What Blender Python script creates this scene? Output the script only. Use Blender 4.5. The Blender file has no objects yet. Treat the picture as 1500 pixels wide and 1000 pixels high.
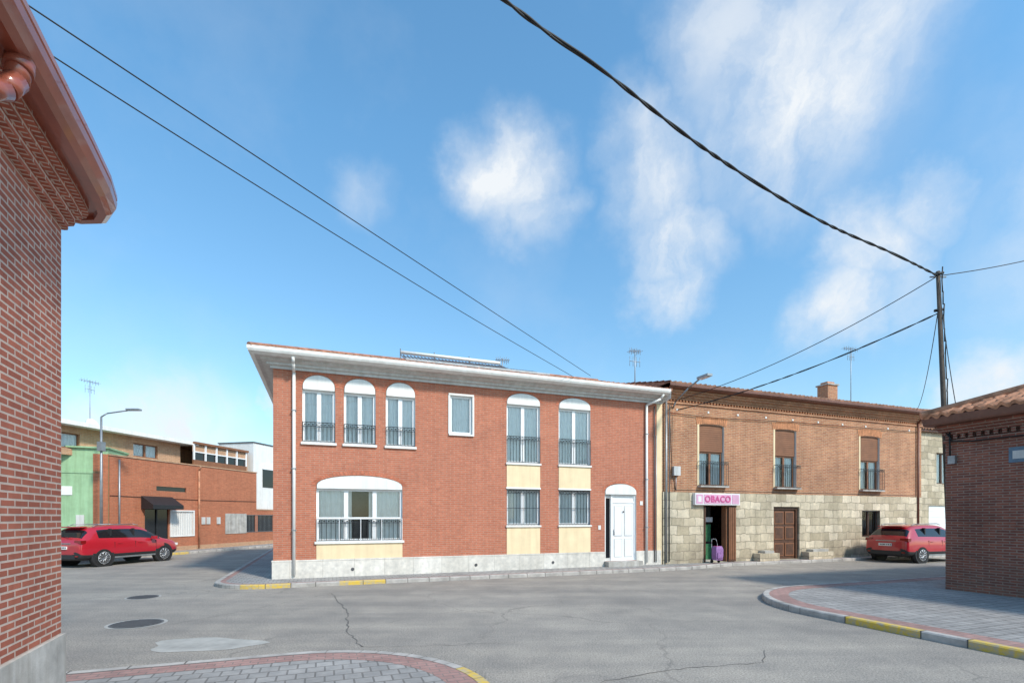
import bpy, math, random
from mathutils import Vector, Matrix
random.seed(7)
scene=bpy.context.scene
TH=math.atan2(.347,.9379)
U=(math.cos(TH),math.sin(TH))
def AB(a,b): return (a*U[0]-b*U[1], a*U[1]+b*U[0])
# ------------------------------------------------------------ materials
MATS={}
def newmat(name):
    m=bpy.data.materials.new(name); m.use_nodes=True; MATS[name]=m
    nt=m.node_tree; b=nt.nodes['Principled BSDF']; return m,nt,b
def N(nt,t,**k):
    n=nt.nodes.new(t)
    for a,v in k.items(): setattr(n,a,v)
    return n
def c4(c): return (c[0],c[1],c[2],1)
def mixc(nt,f,a,b,mode='MIX'):
    n=N(nt,'ShaderNodeMix',data_type='RGBA',blend_type=mode)
    for s,v in ((0,f),(6,a),(7,b)):
        if isinstance(v,(int,float)): n.inputs[s].default_value=v
        elif isinstance(v,tuple): n.inputs[s].default_value=c4(v)
        else: nt.links.new(v,n.inputs[s])
    return n.outputs[2]
def ramp(nt,inp,lo,hi,a=0.,b=1.):
    n=N(nt,'ShaderNodeMapRange'); n.inputs[1].default_value=lo; n.inputs[2].default_value=hi
    n.inputs[3].default_value=a; n.inputs[4].default_value=b; nt.links.new(inp,n.inputs[0]); return n.outputs[0]
def noise(nt,vec,sc,det=3,rough=.6):
    n=N(nt,'ShaderNodeTexNoise'); n.inputs['Scale'].default_value=sc; n.inputs['Detail'].default_value=det
    n.inputs['Roughness'].default_value=rough
    if vec is not None: nt.links.new(vec,n.inputs['Vector'])
    return n.outputs['Fac']
def math2(nt,op,a,b):
    n=N(nt,'ShaderNodeMath',operation=op)
    for i,v in enumerate((a,b)):
        if isinstance(v,(int,float)): n.inputs[i].default_value=v
        else: nt.links.new(v,n.inputs[i])
    return n.outputs[0]
def bump(nt,b,h,st,dist=.02):
    n=N(nt,'ShaderNodeBump'); n.inputs['Strength'].default_value=st; n.inputs['Distance'].default_value=dist
    nt.links.new(h,n.inputs['Height']); nt.links.new(n.outputs[0],b.inputs['Normal'])
def streaks(nt,ob,sc=(3.,3.,.25)):
    mp=N(nt,'ShaderNodeMapping'); mp.inputs['Scale'].default_value=sc; nt.links.new(ob,mp.inputs[0])
    return noise(nt,mp.outputs[0],1.,3,.65)
def brick(name,c1,c2,mo,bw=.25,bh=.066,ms=.009,rough=.85,var=.25,warp=0.,grime=0.,gh=1.6,bst=.5,strk=.1):
    m,nt,b=newmat(name)
    uv=N(nt,'ShaderNodeTexCoord').outputs['UV']; ob=N(nt,'ShaderNodeTexCoord').outputs['Object']
    v=uv
    if warp:
        nn=N(nt,'ShaderNodeTexNoise'); nn.inputs['Scale'].default_value=2.5; nt.links.new(uv,nn.inputs['Vector'])
        s=N(nt,'ShaderNodeVectorMath',operation='SCALE'); s.inputs[3].default_value=warp; nt.links.new(nn.outputs['Color'],s.inputs[0])
        ad=N(nt,'ShaderNodeVectorMath',operation='ADD'); nt.links.new(uv,ad.inputs[0]); nt.links.new(s.outputs[0],ad.inputs[1]); v=ad.outputs[0]
    t=N(nt,'ShaderNodeTexBrick'); t.inputs['Scale'].default_value=1; t.inputs['Brick Width'].default_value=bw
    t.inputs['Row Height'].default_value=bh; t.inputs['Mortar Size'].default_value=ms; t.inputs['Mortar Smooth'].default_value=.2
    t.inputs['Color1'].default_value=c4(c1); t.inputs['Color2'].default_value=c4(c2); t.inputs['Mortar'].default_value=c4(mo)
    nt.links.new(v,t.inputs['Vector'])
    n1=noise(nt,ob,.7,4); n2=noise(nt,ob,9,3)
    col=mixc(nt,1.,t.outputs['Color'],mixc(nt,ramp(nt,n1,.3,.7),(1-var,)*3,(1+var*.4,)*3),'MULTIPLY')
    col=mixc(nt,1.,col,mixc(nt,ramp(nt,n2,.3,.7),(.86,.86,.86),(1.1,1.08,1.06)),'MULTIPLY')
    col=mixc(nt,1.,col,mixc(nt,ramp(nt,streaks(nt,ob),.3,.7),(1-strk,)*3,(1+strk*.4,)*3),'MULTIPLY')
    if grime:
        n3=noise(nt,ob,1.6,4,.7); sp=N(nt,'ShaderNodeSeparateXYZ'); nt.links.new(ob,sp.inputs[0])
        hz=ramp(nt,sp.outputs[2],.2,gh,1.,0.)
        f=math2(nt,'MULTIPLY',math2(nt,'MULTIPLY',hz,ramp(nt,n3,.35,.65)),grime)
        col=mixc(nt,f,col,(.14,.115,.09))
    nt.links.new(col,b.inputs['Base Color']); b.inputs['Roughness'].default_value=rough
    bump(nt,b,math2(nt,'SUBTRACT',1,t.outputs['Fac']),bst,.006)
    return m
def plain(name,c,rough=.6,var=.12,sc=3.,metal=0.,bmp=0.,coat=0.,bsc=40,strk=0.):
    m,nt,b=newmat(name); ob=N(nt,'ShaderNodeTexCoord').outputs['Object']
    n=noise(nt,ob,sc,3,.65)
    col=mixc(nt,ramp(nt,n,.3,.7),tuple(x*(1-var) for x in c),tuple(min(x*(1+var),1) for x in c))
    if strk: col=mixc(nt,1.,col,mixc(nt,ramp(nt,streaks(nt,ob,(6,6,.5)),.35,.6),(1-strk,1-strk*1.1,1-strk*1.25),(1.,1.,1.)),'MULTIPLY')
    nt.links.new(col,b.inputs['Base Color']); b.inputs['Roughness'].default_value=rough; b.inputs['Metallic'].default_value=metal
    if coat: b.inputs['Coat Weight'].default_value=coat; b.inputs['Coat Roughness'].default_value=.04
    if bmp: bump(nt,b,noise(nt,ob,bsc,2),bmp,.01)
    return m
brick('brick_main',(.55,.185,.105),(.48,.15,.085),(.46,.29,.21),.25,.062,.007,var=.10,strk=.08)
brick('brick_fore',(.46,.14,.085),(.33,.09,.055),(.60,.47,.40),.25,.064,.010,var=.15)
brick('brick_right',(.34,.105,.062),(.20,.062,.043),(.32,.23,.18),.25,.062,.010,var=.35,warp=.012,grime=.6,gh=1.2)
brick('brick_old',(.56,.245,.12),(.41,.15,.075),(.52,.36,.235),.26,.068,.012,var=.22,warp=.012,strk=.2)
brick('brick_far',(.54,.175,.085),(.45,.135,.065),(.44,.23,.14),.25,.066,.008,var=.12,grime=.2)
brick('brick_tan',(.58,.33,.19),(.50,.27,.15),(.52,.38,.27),.25,.07,.01,var=.1)
brick('stone_base',(.80,.69,.52),(.50,.42,.29),(.40,.34,.25),.56,.33,.016,var=.28,warp=.20,grime=.45,gh=1.3,bst=.9,strk=.18)
brick('plinth_stone',(.82,.78,.72),(.75,.71,.64),(.5,.47,.42),.9,2.0,.006,var=.12,grime=.25,gh=.9,strk=.15)
brick('pavers',(.40,.385,.37),(.32,.31,.30),(.20,.19,.18),.21,.21,.012,var=.22,warp=.01)
brick('pavers_pink',(.45,.27,.24),(.38,.22,.195),(.25,.2,.18),.2,.1,.008,var=.25)
plain('cream',(.84,.67,.43),.85,.06,2,strk=.08)
plain('white_paint',(.83,.82,.79),.5,.04,3,strk=.10)
plain('white_frame',(.85,.85,.85),.35,.02,3)
plain('grey_trim',(.62,.61,.59),.6,.08,3,strk=.15)
plain('tile',(.50,.23,.13),.85,.45,4,bmp=.4)
plain('tile_main',(.36,.17,.11),.9,.45,4,bmp=.4)
plain('tile_dark',(.30,.155,.10),.9,.5,3,bmp=.4)
plain('black_iron',(.02,.02,.022),.45,.2,8)
plain('white_iron',(.75,.75,.75),.45,.1,8)
plain('curtain',(.88,.88,.86),.9,.05,6)
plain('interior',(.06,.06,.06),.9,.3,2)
plain('brown_shutter',(.25,.105,.05),.6,.15,3)
plain('brown_wood',(.10,.045,.025),.55,.3,6)
plain('gutter_brown',(.17,.065,.04),.45,.2,3)
plain('copper',(.32,.085,.05),.3,.15,3,coat=.5)
plain('grey_metal',(.32,.33,.34),.45,.15,5,metal=.6)
plain('dark_grey',(.08,.08,.085),.6,.2,5)
plain('panel_grey',(.17,.18,.19),.4,.2,5)
plain('concrete',(.46,.44,.41),.9,.25,2.5,bmp=.3,strk=.2)
plain('patch',(.40,.385,.355),.95,.22,2.2,bmp=.3)
plain('kerb',(.42,.39,.36),.9,.3,3,bmp=.3)
m,nt,b=newmat('yellow_paint'); ob=N(nt,'ShaderNodeTexCoord').outputs['Object']
col=mixc(nt,ramp(nt,noise(nt,ob,9,4,.7),.42,.64),(.68,.46,.07),(.44,.38,.28)); nt.links.new(col,b.inputs['Base Color']); b.inputs['Roughness'].default_value=.85
plain('green_render',(.33,.52,.31),.9,.12,1.5,strk=.15)
plain('red_paint',(.45,.012,.025),.28,.03,2,coat=1.)
plain('tyre',(.015,.015,.016),.85,.2,9)
plain('plastic_black',(.022,.022,.024),.6,.1,9)
plain('rim',(.45,.46,.48),.3,.05,5,metal=.8)
plain('tail_red',(.22,.005,.005),.15,.05,5,coat=1)
plain('plate',(.8,.8,.78),.4,.02,5)
plain('sign_pink',(.72,.40,.55),.4,.1,3)
plain('sign_text',(.62,.10,.28),.4,.1,3)
plain('sign_white',(.80,.77,.79),.4,.05,3)
plain('lilac',(.30,.15,.36),.8,.6,40)
plain('shop_green',(.04,.18,.08),.6,.3,10)
plain('sign_blue',(.10,.16,.22),.5,.15,6)
plain('crack',(.13,.12,.11),.95,.2,6)
plain('manhole',(.12,.115,.11),.6,.3,30,bmp=.6,bsc=25)
plain('wood_pole',(.09,.07,.055),.9,.3,4,bmp=.4)
plain('cable',(.012,.012,.013),.6,.1,5)
plain('door_white',(.84,.84,.84),.35,.02,3)
plain('voussoir',(.52,.17,.095),.85,.3,6)
plain('voussoir_old',(.56,.24,.115),.85,.3,6)
m,nt,b=newmat('glass'); nt.nodes.remove(b)
g=N(nt,'ShaderNodeBsdfGlossy'); g.inputs['Roughness'].default_value=.03; g.inputs[0].default_value=(.9,.92,.93,1)
tr=N(nt,'ShaderNodeBsdfTransparent'); tr.inputs[0].default_value=(.95,.96,.95,1)
fr=N(nt,'ShaderNodeFresnel'); fr.inputs[0].default_value=1.45
mx=N(nt,'ShaderNodeMixShader'); nt.links.new(math2(nt,'ADD',fr.outputs[0],.03),mx.inputs[0]); nt.links.new(tr.outputs[0],mx.inputs[1]); nt.links.new(g.outputs[0],mx.inputs[2])
nt.links.new(mx.outputs[0],nt.nodes['Material Output'].inputs[0])
m,nt,b=newmat('dark_glass'); b.inputs['Base Color'].default_value=(.012,.014,.017,1); b.inputs['Roughness'].default_value=.05
b.inputs['Specular IOR Level'].default_value=.7
# road
m,nt,b=newmat('road'); ob=N(nt,'ShaderNodeTexCoord').outputs['Object']
n1=noise(nt,ob,.16,4,.6); n2=noise(nt,ob,1.3,5,.7); n3=noise(nt,ob,42,3,.85)
col=mixc(nt,ramp(nt,n1,.38,.62),(.285,.265,.24),(.375,.345,.305))
col=mixc(nt,1.,col,mixc(nt,ramp(nt,n2,.3,.7),(.84,.84,.85),(1.10,1.08,1.06)),'MULTIPLY')
col=mixc(nt,1.,col,mixc(nt,ramp(nt,n3,.35,.65),(.55,.55,.56),(1.4,1.37,1.33)),'MULTIPLY')
mp=N(nt,'ShaderNodeMapping'); mp.inputs['Rotation'].default_value=(0,0,-TH); mp.inputs['Scale'].default_value=(.12,1.1,1); nt.links.new(ob,mp.inputs[0])
st=noise(nt,mp.outputs[0],1.,4,.6)
col=mixc(nt,1.,col,mixc(nt,ramp(nt,st,.38,.62),(.86,.86,.87),(1.07,1.06,1.04)),'MULTIPLY')
vd=N(nt,'ShaderNodeTexVoronoi'); vd.inputs['Scale'].default_value=1.1; nt.links.new(ob,vd.inputs['Vector'])
sp=ramp(nt,vd.outputs['Distance'],.03,.09,.5,0.)
col=mixc(nt,math2(nt,'MULTIPLY',sp,ramp(nt,n2,.45,.6)),col,(.11,.10,.095))
vo=N(nt,'ShaderNodeTexVoronoi',feature='DISTANCE_TO_EDGE'); vo.inputs['Scale'].default_value=.28
nn=N(nt,'ShaderNodeTexNoise'); nn.inputs['Scale'].default_value=.9; nn.inputs['Detail'].default_value=5; nt.links.new(ob,nn.inputs['Vector'])
sc=N(nt,'ShaderNodeVectorMath',operation='SCALE'); sc.inputs[3].default_value=1.3; nt.links.new(nn.outputs['Color'],sc.inputs[0])
a2=N(nt,'ShaderNodeVectorMath',operation='ADD'); nt.links.new(ob,a2.inputs[0]); nt.links.new(sc.outputs[0],a2.inputs[1]); nt.links.new(a2.outputs[0],vo.inputs['Vector'])
cr=ramp(nt,vo.outputs['Distance'],.002,.009,.35,0.)
col=mixc(nt,math2(nt,'MULTIPLY',cr,ramp(nt,n1,.44,.54)),col,(.10,.092,.085))
nt.links.new(col,b.inputs['Base Color']); b.inputs['Roughness'].default_value=.93; bump(nt,b,n3,.5,.01)
# ------------------------------------------------------------ mesh builder
class M:
    def __init__(s): s.v=[]; s.f=[]; s.m=[]; s.sm=[]; s.names=[]
    def mi(s,n):
        if n not in s.names: s.names.append(n)
        return s.names.index(n)
    def poly(s,pts,mat,smooth=False):
        i=len(s.v); s.v+= [tuple(p) for p in pts]; s.f.append(tuple(range(i,i+len(pts)))); s.m.append(s.mi(mat)); s.sm.append(smooth)
    def box(s,x0,x1,y0,y1,z0,z1,mat):
        i=len(s.v)
        s.v+=[(x0,y0,z0),(x1,y0,z0),(x1,y1,z0),(x0,y1,z0),(x0,y0,z1),(x1,y0,z1),(x1,y1,z1),(x0,y1,z1)]
        for q in ((0,3,2,1),(4,5,6,7),(0,1,5,4),(1,2,6,5),(2,3,7,6),(3,0,4,7)):
            s.f.append(tuple(i+k for k in q)); s.m.append(s.mi(mat)); s.sm.append(False)
    def cyl(s,p0,p1,r,mat,n=8,r1=None,caps=True):
        p0=Vector(p0);p1=Vector(p1); d=(p1-p0)
        if d.length<1e-6: return
        d.normalize(); a=d.orthogonal().normalized(); b=d.cross(a); r1=r if r1 is None else r1
        i=len(s.v)
        for p,rr in ((p0,r),(p1,r1)):
            for k in range(n):
                t=2*math.pi*k/n; s.v.append(tuple(p+a*math.cos(t)*rr+b*math.sin(t)*rr))
        for k in range(n):
            k2=(k+1)%n; s.f.append((i+k,i+k2,i+n+k2,i+n+k)); s.m.append(s.mi(mat)); s.sm.append(True)
        if caps:
            s.f.append(tuple(i+k for k in reversed(range(n)))); s.m.append(s.mi(mat)); s.sm.append(False)
            s.f.append(tuple(i+n+k for k in range(n))); s.m.append(s.mi(mat)); s.sm.append(False)
    def tube(s,pts,r,mat,n=8):
        for a,b in zip(pts[:-1],pts[1:]): s.cyl(a,b,r,mat,n)
    def extr(s,pts,y0,y1,mat):
        s.poly([(x,y0,z) for x,z in pts],mat); s.poly([(x,y1,z) for x,z in reversed(pts)],mat)
        for k in range(len(pts)):
            a=pts[k];b=pts[(k+1)%len(pts)]
            s.poly([(a[0],y0,a[1]),(a[0],y1,a[1]),(b[0],y1,b[1]),(b[0],y0,b[1])],mat)
    def sweep(s,fn,prof,mat,smooth=False):
        rows=[[(x,y,z) for x,y in fn(o)] for o,z in prof]
        for r0,r1 in zip(rows[:-1],rows[1:]):
            for k in range(len(r0)-1): s.poly([r0[k],r0[k+1],r1[k+1],r1[k]],mat,smooth)
    def build(s,name,parent=None,loc=(0,0,0),rot=0.):
        me=bpy.data.meshes.new(name); me.from_pydata(s.v,[],s.f); 
        for n in s.names: me.materials.append(MATS[n])
        me.polygons.foreach_set('material_index',s.m); me.polygons.foreach_set('use_smooth',s.sm)
        me.update(); uv=me.uv_layers.new(name='UVMap')
        for p in me.polygons:
            n=p.normal; ax=max(range(3),key=lambda k:abs(n[k]))
            for li in p.loop_indices:
                c=me.vertices[me.loops[li].vertex_index].co
                uv.data[li].uv=(c.x,c.y) if ax==2 else ((c.y,c.z) if ax==0 else (c.x,c.z))
        o=bpy.data.objects.new(name,me); scene.collection.objects.link(o)
        o.location=loc; o.rotation_euler=(0,0,rot)
        if parent: o.parent=parent
        return o
def empty(name,loc=(0,0,0),rot=0.):
    e=bpy.data.objects.new(name,None); e.empty_display_size=.3; scene.collection.objects.link(e); e.location=loc; e.rotation_euler=(0,0,rot); return e
def arch(x0,x1,zs,rise,n=14):
    c=(x0+x1)/2; h=(x1-x0)/2
    return [(c-h*math.cos(math.pi*k/n), zs+rise*math.sin(math.pi*k/n)) for k in range(n+1)]
def wall(mb,x0,x1,z0,z1,holes,mat,y=0.,rev=.14,revmat=None):
    xs=sorted({x0,x1,*[h[0] for h in holes],*[h[1] for h in holes]}); zs=sorted({z0,z1,*[h[2] for h in holes],*[h[3]+h[4] for h in holes]})
    for i in range(len(xs)-1):
        for j in range(len(zs)-1):
            cx=(xs[i]+xs[i+1])/2; cz=(zs[j]+zs[j+1])/2
            if any(h[0]<cx<h[1] and h[2]<cz<h[3]+h[4] for h in holes): continue
            mb.poly([(xs[i],y,zs[j]),(xs[i+1],y,zs[j]),(xs[i+1],y,zs[j+1]),(xs[i],y,zs[j+1])],mat)
    rm=revmat or mat
    for hx0,hx1,hz0,hz1,rise in holes:
        top=[(hx0,hz1),(hx1,hz1)]
        if rise>0:
            top=arch(hx0,hx1,hz1,rise); zt=hz1+rise; n=len(top)//2
            L=top[:n+1]; R=top[n:]
            mb.poly([(x,y,z) for x,z in L]+[(hx0,y,zt)],mat)
            mb.poly([(x,y,z) for x,z in R]+[(hx1,y,zt)],mat)
        loop=[(hx0,hz0)]+top+[(hx1,hz0)]
        for k in range(len(loop)):
            a=loop[k];b=loop[(k+1)%len(loop)]
            mb.poly([(a[0],y,a[1]),(b[0],y,b[1]),(b[0],y+rev,b[1]),(a[0],y+rev,a[1])],rm)
def ring(mb,x0,x1,zs,rise,th,mat,y=-.012,n=18):
    a=arch(x0,x1,zs,rise,n*4); o=arch(x0-th,x1+th,zs,rise+th,n*4)
    for k in range(n):
        i=k*4; j=i+3
        mb.poly([(a[i][0],y,a[i][1]),(a[j][0],y,a[j][1]),(o[j][0],y,o[j][1]),(o[i][0],y,o[i][1])],mat)
def curtain(mb,x0,x1,z0,z1,y,mat='curtain'):
    n=max(6,int((x1-x0)/.04)); 
    P=[(x0+(x1-x0)*k/n, y+.02*math.sin(k*1.7)+.012*math.sin(k*.9)) for k in range(n+1)]
    for k in range(n): mb.poly([(P[k][0],P[k][1],z0),(P[k+1][0],P[k+1][1],z0),(P[k+1][0],P[k+1][1],z1),(P[k][0],P[k][1],z1)],mat,True)
def window(mb,x0,x1,z0,z1,y=.08,panes=2,fw=.055,fm='white_frame',cur=True):
    mb.box(x0,x0+fw,y,y+.06,z0,z1,fm); mb.box(x1-fw,x1,y,y+.06,z0,z1,fm)
    mb.box(x0+fw,x1-fw,y,y+.06,z0,z0+fw,fm); mb.box(x0+fw,x1-fw,y,y+.06,z1-fw,z1,fm)
    for k in range(1,panes):
        c=x0+(x1-x0)*k/panes; mb.box(c-fw*.9,c+fw*.9,y-.004,y+.055,z0+fw,z1-fw,fm)
    mb.poly([(x0+fw,y+.03,z0+fw),(x1-fw,y+.03,z0+fw),(x1-fw,y+.03,z1-fw),(x0+fw,y+.03,z1-fw)],'glass')
    if cur:
        if cur is True: curtain(mb,x0+.02,x1-.02,z0+.02,z1-.02,y+.075)
        else:
            w=(x1-x0)*cur; curtain(mb,x0+.02,x0+w,z0+.02,z1-.02,y+.075); curtain(mb,x1-w,x1-.02,z0+.02,z1-.02,y+.075)
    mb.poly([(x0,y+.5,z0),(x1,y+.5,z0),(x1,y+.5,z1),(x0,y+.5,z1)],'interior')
def rail(mb,x0,x1,z0,z1,y=-.03,sp=.11,mat='black_iron',r=.009,deco=True):
    mb.box(x0,x1,y-.012,y+.012,z1-.02,z1,mat); mb.box(x0,x1,y-.01,y+.01,z0,z0+.02,mat)
    if deco: mb.box(x0,x1,y-.009,y+.009,z1-.13,z1-.115,mat)
    n=int((x1-x0)/sp)
    for k in range(n+1):
        x=x0+(x1-x0)*k/n; mb.cyl((x,y,z0),(x,y,z1),r,mat,5,caps=False)
        if deco and k<n: 
            xm=x+(x1-x0)/n/2; mb.box(xm-.02,xm+.02,y-.008,y+.008,z1-.095,z1-.055,mat)
def tiles(mb,e0,e1,up,V,hl,hr,mat='tile',per=.23,row=.38,amp=.04):
    e0=Vector(e0);e1=Vector(e1);up=Vector(up).normalized(); L=(e1-e0).length; d=(e1-e0)/L; nrm=d.cross(up)
    if nrm.z<0: nrm=-nrm
    nc=int(L/per)*6; nr=max(2,int(V/row)); base=len(mb.v); W=nc+1; mi=mb.mi(mat)
    vs=[(0,-.05)]
    for j in range(nr): vs.append((j/nr,.03)); vs.append(((j+1)/nr-.004,0.))
    for t,off in vs:
        lo=hl*t; hi=L-hr*t
        for i in range(W):
            u=L*i/nc; uc=min(max(u,lo),hi); ph=(i%6)/6*2*math.pi
            h=amp*math.cos(ph)+off+ (.008*math.sin(i//6*3.7+t*20)); e=.015*math.sin(i//6*5.1+t*31)
            p=e0+d*uc+up*(V*t+e)+nrm*h; mb.v.append(tuple(p))
    for j in range(len(vs)-1):
        for i in range(nc):
            a=base+j*W+i; mb.f.append((a,a+1,a+W+1,a+W)); mb.m.append(mi); mb.sm.append(j>0)
def hiproof(mb,x0,x1,y0,y1,z,slope,mat='tile',hipL=True,hipR=True):
    D=(y1-y0)/2; h=D*slope; V=math.hypot(D,h); hl=D if hipL else 0; hr=D if hipR else 0
    tiles(mb,(x0,y0,z),(x1,y0,z),(0,D,h),V,hl,hr,mat)
    tiles(mb,(x1,y1,z),(x0,y1,z),(0,-D,h),V,hr,hl,mat)
    if hipL: tiles(mb,(x0,y1,z),(x0,y0,z),(D,0,h),V,D,D,mat)
    else: mb.poly([(x0,y0,z),(x0,y1,z),(x0,y0+D,z+h)],mat)
    if hipR: tiles(mb,(x1,y0,z),(x1,y1,z),(-D,0,h),V,D,D,mat)
    else: mb.poly([(x1,y0,z),(x1,y1,z),(x1,y0+D,z+h)],mat)
    A=(x0+hl,y0+D,z+h+.02);B=(x1-hr,y0+D,z+h+.02); mb.cyl(A,B,.1,mat,10)
    for c,q in (((x0,y0,z),A),((x0,y1,z),A),((x1,y0,z),B),((x1,y1,z),B)):
        if (q is A and hipL) or (q is B and hipR): mb.cyl((c[0],c[1],c[2]+.02),q,.09,mat,10)
# ------------------------------------------------------------ ground
mb=M(); mb.poly([(-400,-400,0),(400,-400,0),(400,600,0),(-400,600,0)],'road'); mb.build('ground')
def arcpts(cx,cy,r,a0,a1,n=14):
    return [(cx+r*math.cos(math.radians(a0+(a1-a0)*k/n)),cy+r*math.sin(math.radians(a0+(a1-a0)*k/n))) for k in range(n+1)]
def densify(path,step=.6):
    out=[path[0]]
    for a,b in zip(path[:-1],path[1:]):
        L=math.dist(a,b); n=max(1,int(L/step)) if L<60 else 60
        if L<1e-3: continue
        for k in range(1,n+1): out.append((a[0]+(b[0]-a[0])*k/n,a[1]+(b[1]-a[1])*k/n))
    return out
def offset(path,o):
    out=[]
    for i,p in enumerate(path):
        a=path[max(0,i-1)]; b=path[min(len(path)-1,i+1)]
        dx=b[0]-a[0];dy=b[1]-a[1];l=math.hypot(dx,dy) or 1e-6; out.append((p[0]-dy/l*o,p[1]+dx/l*o))
    return out
def pavement(name,path,close,rot,yellow,h=.12,border=.32,bm='pavers_pink'):
    path=densify(path); mb=M(); p0=path;p1=offset(path,.14);p2=offset(path,.14+border)
    pb=offset(path,.02); s=0
    for k in range(len(path)-1):
        s+=math.dist(path[k],path[k+1]); mat='yellow_paint' if yellow(s,path[k]) else 'kerb'
        mb.poly([(*p0[k],0),(*p0[k+1],0),(*p0[k+1],h-.02),(*p0[k],h-.02)],mat)
        mb.poly([(*p0[k],h-.02),(*p0[k+1],h-.02),(*pb[k+1],h),(*pb[k],h)],mat)
        mb.poly([(*pb[k],h),(*pb[k+1],h),(*p1[k+1],h),(*p1[k],h)],mat)
        mb.poly([(*p1[k],h-.004),(*p1[k+1],h-.004),(*p2[k+1],h-.004),(*p2[k],h-.004)],bm)
        if random.random()<.9:
            q0=offset([path[k],path[k+1]],-.003)[0]; q1=(q0[0]+(path[k+1][0]-path[k][0])*.03,q0[1]+(path[k+1][1]-path[k][1])*.03)
            w0=p1[k]; w1=(w0[0]+(path[k+1][0]-path[k][0])*.03,w0[1]+(path[k+1][1]-path[k][1])*.03)
            mb.poly([(*q0,0.),(*q1,0.),(*q1,h+.003),(*q0,h+.003)],'crack'); mb.poly([(*q0,h+.003),(*q1,h+.003),(*w1,h+.003),(*w0,h+.003)],'crack')
    mb.poly([(*p,h-.006) for p in p2]+[(*c,h-.006) for c in close],'pavers')
    return mb.build(name,rot=rot)
pavement('pavement',[(-2.9,50),(-2.9,16.25)]+arcpts(-1.5,16.25,1.4,180,270)+[(11,14.85),(12.5,14.95),(14.2,15.4),(15.5,15.5),(45,15.5)],[(45,50)],TH,
   lambda s,p: p[1]<17.5 and p[0]<14 and ((-2.2<p[0]<-.9) or (.0<p[0]<1.2)),.11,.14)
pavement('pavement',[(1.75,-12),(1.75,5.35)]+arcpts(-.45,5.35,2.2,0,90)+[(-30,7.55)],[(-30,-12)],TH,
   lambda s,p: p[0]>1.3 and 3<p[1]<6.0,.05,.32)
pavement('pavement',[(45,9.85)]+arcpts(11.55,7.05,2.8,90,180)+[(8.75,-12)],[(45,-12)],TH,
   lambda s,p: p[0]<8.9 and (p[1]<5.2 and int(p[1]*.8+50)%3!=0 or 5.7<p[1]<6.7),.12,.4)
D2=(.213,.977)
def LF(t,o): return (-18.6+D2[0]*t+o*D2[1], 23.35+D2[1]*t-o*D2[0])
pavement('pavement',[LF(-3.5,1.2),LF(25,1.2)],[LF(25,-3),LF(-3.5,-3)],0,lambda s,p: 6<s<7.2,.12,.01)
def disc(name,x,y,r,mat,z):
    mb=M(); n=40
    mb.poly([(x+r*math.cos(2*math.pi*k/n),y+r*math.sin(2*math.pi*k/n),z) for k in range(n)],'patch')
    mb.poly([(x+r*.88*math.cos(2*math.pi*k/n),y+r*.88*math.sin(2*math.pi*k/n),z+.004) for k in range(n)],mat)
    for i in range(-4,5):
        w=math.sqrt(max(0,(r*.8)**2-(i*r*.17)**2)); mb.box(x-w,x+w,y+i*r*.17-.012,y+i*r*.17+.012,z+.003,z+.011,'dark_grey')
    mb.build(name)
disc('manhole_cover',-6.69,9.01,.46,'manhole',.004); disc('manhole_cover',-8.76,12.0,.36,'manhole',.004)
mb=M(); pts=[]
for k in range(26):
    t=2*math.pi*k/26; r=1+.12*math.sin(3*t+1)+.07*math.sin(5*t)+random.uniform(-.04,.04); pts.append((-4.6+.8*r*math.cos(t),7.55+.42*r*math.sin(t),.004))
mb.poly(pts,'patch'); mb.build('road_patch')
def crack(pts,w=.018):
    mb=M(); P=[]
    for a,b in zip(pts[:-1],pts[1:]):
        n=max(2,int(math.dist(a,b)/.12))
        for k in range(n): P.append((a[0]+(b[0]-a[0])*k/n+random.uniform(-.03,.03),a[1]+(b[1]-a[1])*k/n+random.uniform(-.03,.03)))
    P.append(pts[-1]); Q=[offset(P,w*random.uniform(.3,1))[i] for i in range(len(P))]
    for k in range(len(P)-1): mb.poly([(*P[k],.004),(*P[k+1],.004),(*Q[k+1],.004),(*Q[k],.004)],'crack')
    mb.build('road_crack')
crack([(-4.5,12.6),(-3.35,10.2),(-2.7,8.3),(-2.2,7.4)],.03); crack([(-2.2,7.4),(-.9,7.5),(.1,7.7)],.012); crack([(1.0,5.8),(2.0,6.3),(3.3,6.6),(3.6,7.2)],.018)
crack([(-4.5,12.6),(-5.6,9.9),(-6.2,8.6)],.014)
# ------------------------------------------------------------ main house
P0=(-6.924,14.64,0)
H1=empty('brick_house',P0,TH)
XE=13.45
holes=[]; up=[(.786,1.70),(1.95,2.88),(3.19,4.10)]; Wn=M()
for a,b in up: holes.append((a,b,4.12,5.78,.35))
SA=(7.19,8.42);SB=(9.14,10.40)
for a,b in (SA,SB): holes.append((a,b,3.75,5.84,.30)); holes.append((a,b,1.62,2.86,0))
holes.append((5.23,5.98,4.62,5.87,0)); holes.append((1.17,3.70,1.17,2.86,.32)); holes.append((11.0,12.34,.30,2.84,.30))
w=M(); wall(w,0,XE,.1,6.3,holes,'brick_main',0,.16,'white_paint')
w.poly([(0,0,.1),(0,10,.1),(0,10,6.3),(0,0,6.3)],'brick_main'); w.poly([(XE,0,.1),(XE,10,.1),(XE,10,6.3),(XE,0,6.3)],'cream')
w.poly([(0,10,.1),(XE,10,.1),(XE,10,6.3),(0,10,6.3)],'brick_main')
for a,b in up: ring(w,a,b,5.78,.35,.11,'voussoir')
for a,b in (SA,SB): ring(w,a,b,5.84,.30,.11,'voussoir')
ring(w,1.17,3.70,2.86,.32,.13,'voussoir',n=34); ring(w,11.0,12.34,2.84,.3,.1,'voussoir',n=20)
w.box(XE-.2,XE+.04,-.012,.02,.1,6.3,'cream')
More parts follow.
